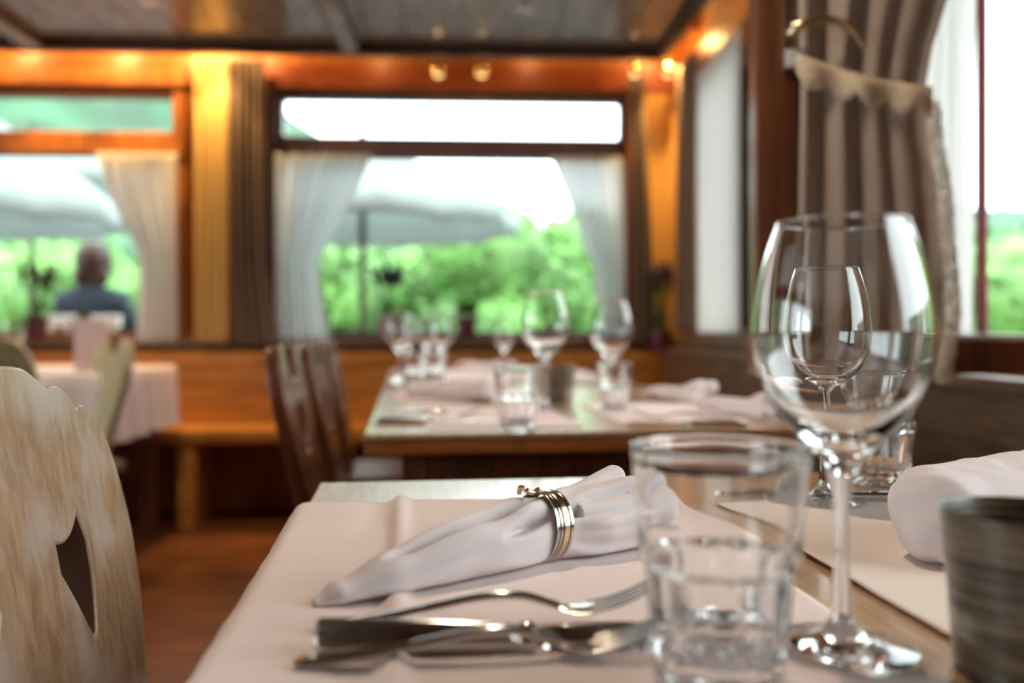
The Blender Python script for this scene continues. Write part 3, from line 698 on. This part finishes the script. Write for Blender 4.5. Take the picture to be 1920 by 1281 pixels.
ax, LN = hero_napkin()
rc = tip+ax*(RT*LN)
rg = thing('napkin_ring', 'grooved metal ring around the rolled napkin', 'napkin ring', (rc.x, rc.y, TH+ZC+.0245), atan2(ax.y, ax.x))
def band(x0, x1, R, th, nm, mt, a0=0, a1=2*pi, tilt=.10):
    rings = []; n = 72
    for i in range(n+1):
        a = a0+(a1-a0)*i/n; rings.append([Vector(((x0 if k in (0, 3) else x1)+tilt*R*sin(a), (R+(th if k in (2, 3) else 0))*cos(a)*1.02, (R+(th if k in (2, 3) else 0))*sin(a))) for k in range(4)])
    return MB().loft(rings).build(nm, mt, rg, smooth=False, bevel=.0005)
band(-.0065, .0065, .0226, .0009, 'base_band', 'groove')
for x0, x1 in ((-.0072, -.0052), (-.0042, -.0024), (-.0012, .0036), (.0046, .0072)): band(x0, x1, .0230, .0014, 'raised_band', 'steel2' if x1-x0 > .003 else 'steel')
cw = crv([(-.012, .012, .0225), (-.015, .006, .0275), (-.016, -.001, .0265), (-.011, -.002, .0245), (-.004, .001, .0255)], 8)
MB().tube(cw, .0019, 10).build('wire_curl', 'steel2', rg, smooth=True)
# right napkin
t2 = at(1722, 0, .60); e2 = at(2120, 0, .80); t2.z = TH
napkin('cloth_napkin', 'pale napkin at the right edge beside the candle cup', t2, e2, [(0, .026), (.06, .040), (.5, .042), (1, .04)], [(0, .55, .95, 0, 1, .78), (.35, .9, .6, .05, 1, .9), (-.5, .2, .55, .02, .9, .6)], 5, vox=.003)
for (pa, pb, lb, pr) in (((742, 745), (935, 752), 'napkin on the left of the second table behind the fork', .030), ((845, 690), (960, 700), 'napkin at the far left of the second table', .028), ((1200, 745), (1330, 760), 'napkin at the right of the second table behind the knife', .030), ((1300, 770), (1470, 790), 'napkin at the front right of the second table', .03)):
    a = onz(pa[0], pa[1], TH); b_ = onz(pb[0], pb[1], TH); a.z = TH
    napkin('cloth_napkin', lb, a, b_, [(0, .006), (.3, pr*.7), (.6, pr*.7), (1, pr*1.2)], [(-.3, .6, .8, 0, .97, .9), (.5, .8, .5, .1, 1, 1), (-.9, .2, .5, .4, 1, .6)], pa[0], vox=.004, zb=.004)
# ---------------- place mats on the second and third table ----------------
for (o_, u0, u1, v0, v1, lb) in ((T2o, .10, .36, .05, .45, 'pale cloth mat at the left front of the second table'), (T2o, .44, .73, .10, .50, 'pale cloth mat at the right front of the second table'), (T2o, .04, .34, .62, 1.05, 'pale cloth mat at the far left of the second table'), (T4o, .05, .70, .1, .9, 'pale cloth mat on the third table')):
    vs = [o_+du*u+dv*v for u, v in ((u0, v0), (u1, v0), (u1, v1), (u0, v1))]
    m_ = MB().loft([[Vector((v.x, v.y, TH+.0006)) for v in vs], [Vector((v.x, v.y, TH+.0028)) for v in vs]]).build('place_mat', 'cloth'); tag(m_, lb, 'place mat')
# ---------------- chairs ----------------
def sym(half):
    r = crv([(a, b, 0) for a, b in half], 3); r = [(p.x, p.y) for p in r]; return r+[(-x, y) for x, y in r[::-1] if x > .0005]
def chair(name, label, mat, cut, half, hole, lean=10, edge=None, loc=(0, 0, 0), rz=0, group=None):
    """seat faces local +x; back board at local origin, standing on the seat's rear; local z from the floor"""
    t = thing(name, label, 'chair', loc, rz, group)
    holes = [hole, [(-x, y) for x, y in hole][::-1]] if cut == 2 else [hole] if cut == 1 else []
    mt = Matrix.Translation((0, 0, .72)) @ Matrix.Rotation(-radians(lean), 4, 'Y') @ Matrix.Rotation(pi/2, 4, 'Z')
    bk = plate('backrest', half, holes, .028, mat, t, mt, bevel=.0025)
    if cut == 2:       # sawn inner faces of the cut-outs: dark oiled wood, shade painted into the colour
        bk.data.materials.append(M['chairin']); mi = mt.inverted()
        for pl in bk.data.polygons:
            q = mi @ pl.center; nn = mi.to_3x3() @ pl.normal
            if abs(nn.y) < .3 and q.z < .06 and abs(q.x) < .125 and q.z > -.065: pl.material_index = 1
    s = [(-.02, -.17), (.0, -.185), (.36, -.215), (.40, -.19), (.415, 0), (.40, .19), (.36, .215), (0, .185), (-.02, .17)]
    s = crv([(a+.035, b, 0) for a, b in s], 3, True)
    MB().loft([[Vector((p.x, p.y, .425)) for p in s], [Vector((p.x, p.y, .455)) for p in s]]).build('seat', mat, t, bevel=.005)
    for sx, sy in ((.09, -.12), (.09, .12), (.36, -.15), (.36, .15)):
        MB().tube([(sx, sy, .427), (sx+(-.06 if sx < .2 else .05), sy*1.45, 0)], [.021, .014], 12).build('leg', mat, t, smooth=True)
    return t
halfA_ = [(0, .165), (.02, .164), (.04, .158), (.058, .150), (.068, .144)]
def outlineA():
    r = []
    for seg in ([(0, .168), (.044, .165), (.067, .156), (.084, .148), (.090, .1435)], [(.0905, .1432), (.097, .1485), (.115, .144), (.130, .133), (.1375, .1225)], [(.138, .1225), (.146, .1285), (.156, .1265), (.168, .118), (.185, .105), (.198, .086), (.210, .048), (.2155, .0), (.209, -.05), (.194, -.10), (.170, -.16), (.132, -.24), (.12, -.275)]):
        r += [(p.x, p.y) for p in crv([(a, b, 0) for a, b in seg], 5)]
    return r+[(-x, y) for x, y in r[::-1] if x > .0005]
holeA = [(a+.022, b) for a, b in [(.026, .037), (.034, .0335), (.045, .0325), (.056, .035), (.067, .041), (.079, .052), (.083, .042), (.0905, .023), (.089, -.005), (.083, -.03), (.076, -.050), (.068, -.056), (.058, -.04), (.047, -.021), (.036, -.004), (.026, .010)]]
CL = Vector((0, 0, 0))
def camxy(xc, D): return D*fwd+xc*rgt
vdir = dv
c_ = camxy(-.35, .685)+dv*(-.072)
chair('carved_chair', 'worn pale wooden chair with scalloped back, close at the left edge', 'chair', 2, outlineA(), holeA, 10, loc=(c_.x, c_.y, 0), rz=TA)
def outlineB():
    pts = [(0, .085), (.03, .088), (.055, .105), (.075, .135), (.095, .158), (.12, .160), (.145, .145), (.17, .11), (.185, .06), (.18, .0), (.16, -.07), (.135, -.15), (.115, -.22), (.11, -.275)]
    r = [(p.x, p.y) for p in crv([(a, b, 0) for a, b in pts], 4)]; return r+[(-x, y) for x, y in r[::-1] if x > .0005]
holeB = [(cos(a)*.05, -.0+sin(a)*(.045 if sin(a) > 0 else .07)) for a in [2*pi*k/24 for k in range(24)]]
for D, xc, lb in ((1.88, -.455, 'dark brown chair with a scooped back, nearer one at the second table'), (2.36, -.505, 'dark brown chair with a scooped back, farther one at the second table'), (2.95, -.585, 'dark brown chair with a scooped back at the third table')):
    c_ = camxy(xc, D); chair('scooped_chair', lb, 'dchair', 1, outlineB(), holeB, 11, loc=(c_.x, c_.y, 0), rz=TA, group='dark chairs left of the middle tables')
c_ = camxy(-1.475, 3.25); chair('pale_chair', 'pale olive wooden chair with splayed legs at the right end of the left table', 'olive', 0, outlineB(), holeB, 10, loc=(c_.x, c_.y, 0), rz=pi+radians(40))
c_ = camxy(-1.72, 2.85); chair('pale_chair', 'pale olive wooden chair with its back to the camera at the left table', 'olive', 0, outlineB(), holeB, 8, loc=(c_.x, c_.y, 0), rz=pi/2+.1)
# ---------------- left table with hanging cloth ----------------
def round_cloth_table():
    a = camxy(-1.50, 3.28); w, l = .85, .75
    o_ = a-X*w
    t = thing('dining_table', 'left table by the window, mostly hidden under a pink cloth', 'table', (o_.x, o_.y, 0), 0)
    MB().box((0, 0, TH-.03), (w, l, TH)).build('tabletop', 'table', t)
    for i in (.05, w-.11):
        for j in (.05, l-.11): MB().box((i, j, 0), (i+.06, j+.06, TH-.03)).build('leg', 'dchair', t)
    rings = []; n = 200
    for k, (ex, z) in enumerate(((-.40, .004), (-.05, .004), (.004, .003), (.012, -.006), (.016, -.05), (.022, -.15), (.03, -.26))):
        rg_ = []
        for i in range(n):
            s = i/n*4; e = int(s); f_ = s-e; hx, hy = w/2+ex, l/2+ex
            hx = max(hx, .01); hy = max(hy, .01)
            c4 = [(-hx, -hy), (hx, -hy), (hx, hy), (-hx, hy)]; p0 = c4[e]; p1 = c4[(e+1) % 4]
            wv = .012*max(0, -z)/.2*sin(i*.55)
            x_ = p0[0]+(p1[0]-p0[0])*f_; y_ = p0[1]+(p1[1]-p0[1])*f_
            nrm = (0, -1) if e == 0 else (1, 0) if e == 1 else (0, 1) if e == 2 else (-1, 0)
            rg_.append(Vector((o_.x+w/2+x_+nrm[0]*wv, o_.y+l/2+y_+nrm[1]*wv, TH+z+.001)))
        rings.append(rg_)
    m = MB().loft(rings, cap=False); m.f.append(tuple(range(n)))
    o = m.build('table_cloth', 'cloth', smooth=True); tag(o, 'pale pink cloth hanging over the left table', 'tablecloth')
    return o_
o3 = round_cloth_table()
# card, glass and vase on the left table
p = camxy(-1.62, 3.42)
t = thing('menu_card', 'pale pink upright folded card on the left table', 'card', (p.x-.0, p.y, TH+.006), .3)
MB().box((-.055, -.004, 0), (.055, 0, .20), Matrix.Rotation(.08, 4, 'X')).build('front_leaf', 'pink', t)
MB().box((-.055, .032, 0), (.055, .036, .20), Matrix.Rotation(-.08, 4, 'X')).build('back_leaf', 'pink', t)
p = camxy(-1.93, 3.45); copy_thing(wg, (p.x, p.y, TH+.006), label='wine glass on the pink cloth of the left table', scale=.95)
# ---------------- plants on the sills ----------------
def pot_mesh(t, mat, h=.11, r=.055):
    MB().lathe([(.0001, 0), (r*.72, 0), (r*.8, h*.1), (r*.95, h*.85), (r*1.08, h*.86), (r*1.08, h), (r*.95, h), (r*.9, h*.88), (.0001, h*.86)], 28).build('pot', mat, t, smooth=False)
def lavender(label, loc, mat, hh=.30, seed=1, n=16):
    t = thing('flowering_plant', label, 'potted plant', loc); pot_mesh(t, mat); r = random.Random(seed); st = MB(); fl = MB()
    for i in range(n):
        a = r.uniform(0, 2*pi); q = r.uniform(.01, .09); z = hh*r.uniform(.75, 1)
        pts = crv([(0.01*cos(a), .01*sin(a), .09), (q*.4*cos(a), q*.4*sin(a), z*.55), (q*cos(a), q*sin(a), z)], 4); st.tube(pts, .0016, 5)
        fl = MB()
        for k in range(5): fl.ball((q*cos(a)*(1+.04*k)+r.uniform(-.006, .006), q*sin(a), z+.014*k-.015), .013-.001*k, seg=8, ring=5)
        fl.build('flower_head', 'lav', t, smooth=True)
    for i in range(60):
        a = r.uniform(0, 2*pi); q = r.uniform(.0, .06); z = r.uniform(.10, .17); v = Vector((q*cos(a), q*sin(a), z)); d = Vector((cos(a), sin(a), .8)).normalized()*.05; s_ = Vector((-sin(a), cos(a), 0))*.005
        st.add([v-s_, v+s_, v+d], [(0, 1, 2)])
    st.build('stems', 'stem', t); return t
def leafy(label, loc, mat, rad=.075, seed=1, h=.11, n=260, name='potted_plant'):
    t = thing(name, label, 'potted plant', loc); pot_mesh(t, mat, h); r = random.Random(seed); b = MB()
    for i in range(n):
        a = r.uniform(0, 2*pi); e = r.uniform(-.1, 1.3); q = rad*r.uniform(.3, 1); c = Vector((q*cos(a)*cos(e), q*sin(a)*cos(e), h+.015+q*sin(e)*1.1))
        d = Vector((r.uniform(-1, 1), r.uniform(-1, 1), r.uniform(-.2, 1))).normalized()*.018; s_ = d.orthogonal().normalized()*.008
        b.add([c-d, c+s_, c+d, c-s_], [(0, 1, 2, 3)])
    b.build('foliage', 'stem', t); return t
SY = FY-.05
def sill(px): q = ony(px, 0, SY-.04); return (q.x, SY-.0, ZB)
lavender('dark violet flowers in a mauve pot on the sill of the middle window', sill(727), 'mauve', .34, 3)
leafy('small green plant in a plum pot on the sill of the middle window', sill(875), 'pot', .06, 4)
lavender('dark violet flowers in a plum pot on the sill of the left window', sill(62), 'pot', .34, 6)
leafy('low plant in a plum pot on the sill below the seated person', sill(150), 'pot', .03, 7, .09, 80)
p = ony(1245, 0, 4.38); q_ = lavender('dark tall potted plant in the far right corner on the bench back', (p.x, 4.46, .80), 'pot', .42, 9, 26)
# ---------------- outdoors ----------------
struct(MB().box((-30, FY+.24, -.25), (40, 22, -.02)).box((RX+.25, -30, -.25), (40, FY+.24, -.02)).build('terrace', 'paving'))
def ridge(ax_):   # height of the wooded hill by bearing (degrees from the room's y axis)
    return lerp([(-60, 21), (-19, 19.5), (-11.7, 15.0), (-9.5, 13.6), (-6.5, 12.3), (-2, 10.2), (3, 7.6), (8, 5.6), (14, 6), (30, 8), (60, 9), (100, 9)], ax_)
rows = []
for i in range(50):
    R_ = 20+70*i/49; row = []
    for j in range(181):
        a = -75+190*j/180; k = min(1, max(0, (R_-22)/40)); k = k*k*(3-2*k)
        x_, y_ = R_*sin(radians(a)), R_*cos(radians(a)); z = -.3+k*ridge(a)*R_/62+k*1.6*noise.noise(Vector((x_*.25, y_*.25, 0)))+k*.8*noise.noise(Vector((x_*.8, y_*.8, 3)))
        row.append(Vector((x_, y_, z)))
    rows.append(row)
struct(MB().loft(rows, cap=False, closed=False).build('wooded_hillside', 'grass', smooth=True))
def tree_proto(seed, n=2600, rad=1.6, h=3.2, mat='leaf'):
    t = empty('garden_tree'); r = random.Random(seed); b = MB()
    blobs = [(Vector((r.uniform(-.8, .8)*rad*.6, r.uniform(-.6, .6)*rad*.6, h*r.uniform(.35, .78))), rad*r.uniform(.35, .6)) for _ in range(9)]
    for i in range(n):
        c, q = r.choice(blobs); d = Vector((r.gauss(0, 1), r.gauss(0, 1), r.gauss(0, 1))).normalized(); p_ = c+d*q*r.uniform(.75, 1.05)
        e = Vector((r.uniform(-1, 1), r.uniform(-1, 1), r.uniform(-.5, .5))).normalized()*.10; s_ = (e.cross(d)).normalized()*.06 if e.cross(d).length > .01 else Vector((.06, 0, 0))
        b.add([p_-e, p_+s_, p_+e, p_-s_], [(0, 1, 2, 3)])
    b.build('foliage', mat, t)
    k = MB()
    for c, q in blobs: k.ball(c, q*.8, seg=10, ring=7)
    k.build('inner_foliage', mat, t, smooth=True)
    MB().tube([(0, 0, -.1), (.05, 0, h*.5)], [.12, .06], 8).build('trunk', 'bark', t); return t
tp = tree_proto(1, rad=1.6); tp2 = tree_proto(5, rad=1.6)
first = True
for i, (px, D, hpx, lb) in enumerate(((660, 12.5, 430, 'bright green tree at the left behind the parasol'), (760, 14, 485, 'low green tree behind the violet flowers'), (850, 13, 440, 'green tree below the parasol tip'), (935, 11.5, 400, 'tallest bright green tree right of the parasol'), (1040, 12, 420, 'green tree left of the right sheer curtain'), (1130, 12.5, 425, 'green tree behind the right sheer curtain'), (560, 13, 440, 'green tree behind the left sheer curtain'), (40, 13, 470, 'green tree outside the left window'), (250, 13.5, 480, 'green tree behind the seated person'), (140, 15, 450, 'bushy tree far outside the left window'), (1860, 9, 470, 'green tree outside the open casement'), (1960, 8, 440, 'green tree at the right picture edge'))):
    p = at(px, hpx, D); src = tp if i % 2 == 0 else tp2; sc = (p.z+.1)/(3.2*.95)
    if i < 2: o = src; o.location = (p.x, p.y, -.05); o.scale = (sc,)*3; o.rotation_euler = (0, 0, i*1.3)
    else: o = copy_thing(src, (p.x, p.y, -.05), i*1.3, scale=sc)
    tag(o, lb, 'tree', 'garden trees beyond the terrace')
def parasol(label, px, D, pyrim, pyapex, R_, rot=.2):
    c = at(px, 0, D); zr = at(px, pyrim, D).z; za = at(px, pyapex, D).z
    t = thing('garden_parasol', label, 'parasol', (c.x, c.y, -.02), rot); n = 8; b = MB(); rings = []
    for k in range(9):
        s = k/8; ring = []
        for j in range(n*6):
            a = 2*pi*j/(n*6); m_ = (a % (2*pi/n))-(pi/n); q = cos(pi/n)/cos(m_)
            rr_ = R_*max(s, .02)*q*(1-.03*(1-abs(m_)/(pi/n))*s); ring.append(Vector((rr_*cos(a), rr_*sin(a), za+.02-(za-zr)*(s**1.15)-.03*s*(abs(cos(a*n/2))<.5))))
        rings.append(ring)
    rings.append([v+Vector((0, 0, -.16)) for v in rings[-1]])
    o = MB().loft(rings, cap=False).build('canopy', 'canopy', t, smooth=True); sm = o.modifiers.new('s', 'SOLIDIFY'); sm.thickness = .004
    MB().tube([(0, 0, 0), (0, 0, za+.1)], .03, 12).build('pole', 'bark', t)
    for j in range(n):
        a = 2*pi*j/n; MB().tube([(.03*cos(a), .03*sin(a), za-.02), (R_*.98*cos(a), R_*.98*sin(a), zr+.005)], .008, 6).build('rib', 'white', t)
    MB().lathe([(.0001, 0), (.3, 0), (.3, .06), (.05, .1)], 24).build('base', 'paving', t)
parasol('large pale parasol outside the middle window', 680, 7.6, 400, 268, 1.38)
parasol('pale parasol outside the left window above the person', -50, 6.9, 385, 200, 1.12, .5)
parasol('pale parasol far outside at the left window edge', 60, 9.5, 330, 250, 1.2, .1)
# seated person outside
def person():
    c = at(175, 0, 5.55); t = thing('person', 'person with brown hair in a navy shirt seated outside with their back to the window', 'person', (c.x, c.y, 0), 0)
    gz = -.02; hs = .16
    J = {0: (0, 0, .62, .14, .12), 1: (0, .0, .80, .125, .10), 2: (0, -.01, .98, .145, .10), 3: (0, -.02, 1.10, .12, .085), 4: (0, 0, 1.165, .055, .055), 5: (0, .02, 1.22, .055, .055),
         6: (-.16, -.01, 1.09, .06, .06), 7: (-.23, .05, .88, .045, .045), 8: (-.17, .25, .80, .032, .032), 9: (.16, -.01, 1.09, .06, .06), 10: (.23, .05, .88, .045, .045), 11: (.17, .25, .80, .032, .032),
         12: (-.10, .04, .56, .09, .085), 13: (-.12, .42, .55, .065, .06), 14: (-.12, .44, .14, .04, .045), 15: (.10, .04, .56, .09, .085), 16: (.12, .42, .55, .065, .06), 17: (.12, .44, .14, .04, .045), 18: (-.12, .56, .05, .035, .03), 19: (.12, .56, .05, .035, .03)}
    E_ = [(0, 1), (1, 2), (2, 3), (3, 4), (4, 5), (3, 6), (6, 7), (7, 8), (3, 9), (9, 10), (10, 11), (0, 12), (12, 13), (13, 14), (0, 15), (15, 16), (16, 17), (14, 18), (17, 19)]
    def skin(name, js, es, mat, root, grow=0):
        me = bpy.data.meshes.new(name); ix = {j: i for i, j in enumerate(js)}
        me.from_pydata([J[j][:3] for j in js], [(ix[a], ix[b]) for a, b in es], []); o = link(name, me, mat, t)
        m = o.modifiers.new('k', 'SKIN'); m.use_smooth_shade = True; o.modifiers.new('u', 'SUBSURF').render_levels = 2
        sv = me.skin_vertices[0].data
        for j in js: sv[ix[j]].radius = (J[j][3]+grow, J[j][4]+grow); sv[ix[j]].use_root = (j == root)
        return o
    skin('body', list(J), E_, 'skin', 0)
    skin('shirt', [0, 1, 2, 3, 4, 6, 7, 9, 10], [(0, 1), (1, 2), (2, 3), (3, 4), (3, 6), (6, 7), (3, 9), (9, 10)], 'shirt', 0, .022)
    skin('trousers', [0, 12, 13, 14, 15, 16, 17], [(0, 12), (12, 13), (13, 14), (0, 15), (15, 16), (16, 17)], 'trouser', 0, .010)
    MB().ball((0, .03, 1.325), .09, (.86, 1.05, 1.28), 24, 16).ball((0, .125, 1.31), .016, (.8, 1.2, 1.3)).ball((-.08, .03, 1.31), .02, (.4, .8, 1.3)).ball((.08, .03, 1.31), .02, (.4, .8, 1.3)).build('head', 'skin', t, smooth=True)
    MB().ball((0, .0, 1.345), .112, (.98, .95, 1.15), 24, 16).ball((-.05, -.03, 1.25), .06, (1, .8, 1.3)).ball((.05, -.03, 1.25), .06, (1, .8, 1.3)).build('hair', 'hair', t, smooth=True)
    for s_ in (-1, 1):
        h = MB().ball((s_*.165, .29, .795), .035, (.8, 1.2, .5))
        for k in range(4): h.tube([(s_*.165+(k-1.5)*.017, .32, .795), (s_*.165+(k-1.5)*.018, .355, .79), (s_*.16+(k-1.5)*.016, .375-.004*abs(k-1.5), .775)], [.008, .0075, .006], 8)
        h.tube([(s_*.14, .29, .795), (s_*.118, .315, .79), (s_*.115, .335, .782)], [.009, .008, .007], 8); h.build('hand', 'skin', t, smooth=True)
        MB().ball((s_*.12, .53, .03), .05, (.8, 1.9, .9)).build('shoe', 'shoe', t, smooth=True)
    ch = thing('garden_chair', 'white garden chair under the seated person outside', 'chair', (c.x, c.y, 0))
    MB().box((-.22, -.12, .43), (.22, .32, .46)).build('seat', 'white', ch, bevel=.01)
    b = MB()
    for k in range(5): b.box((-.2+k*.09, -.17, .5), (-.16+k*.09, -.15, .95))
    b.box((-.23, -.18, .93), (.23, -.145, 1.0)).box((-.23, -.18, .46), (.23, -.145, .52)); b.build('backrest', 'white', ch, bevel=.006)
    for sx in (-.2, .2):
        for sy in (-.14, .29): MB().tube([(sx, sy, .45), (sx, sy, -.02)], .018, 10).build('leg', 'white', ch)
    tt = thing('garden_table', 'white garden table in front of the seated person outside', 'table', (c.x, c.y+.75, 0))
    MB().lathe([(.0001, .70), (.42, .70), (.43, .715), (.42, .73), (.0001, .73)], 40).build('tabletop', 'white', tt); MB().tube([(0, 0, -.02), (0, 0, .70)], .03, 12).build('pedestal', 'white', tt)
person()
# window daylight sampling
def portal(loc, rot, sx, sy):
    l = bpy.data.lights.new('daylight_portal', 'AREA'); l.shape = 'RECTANGLE'; l.size = sx; l.size_y = sy; l.cycles.is_portal = True
    o = bpy.data.objects.new('daylight_portal', l); C.objects.link(o); o.location = loc; o.rotation_euler = rot
portal(((ax0+ax1)/2, FY+.12, (ZB+ZT)/2), (-pi/2, 0, 0), ax1-ax0, ZT-ZB)
portal(((bx0+bx1)/2, FY+.12, (ZB+ZT)/2), (-pi/2, 0, 0), bx1-bx0, ZT-ZB)
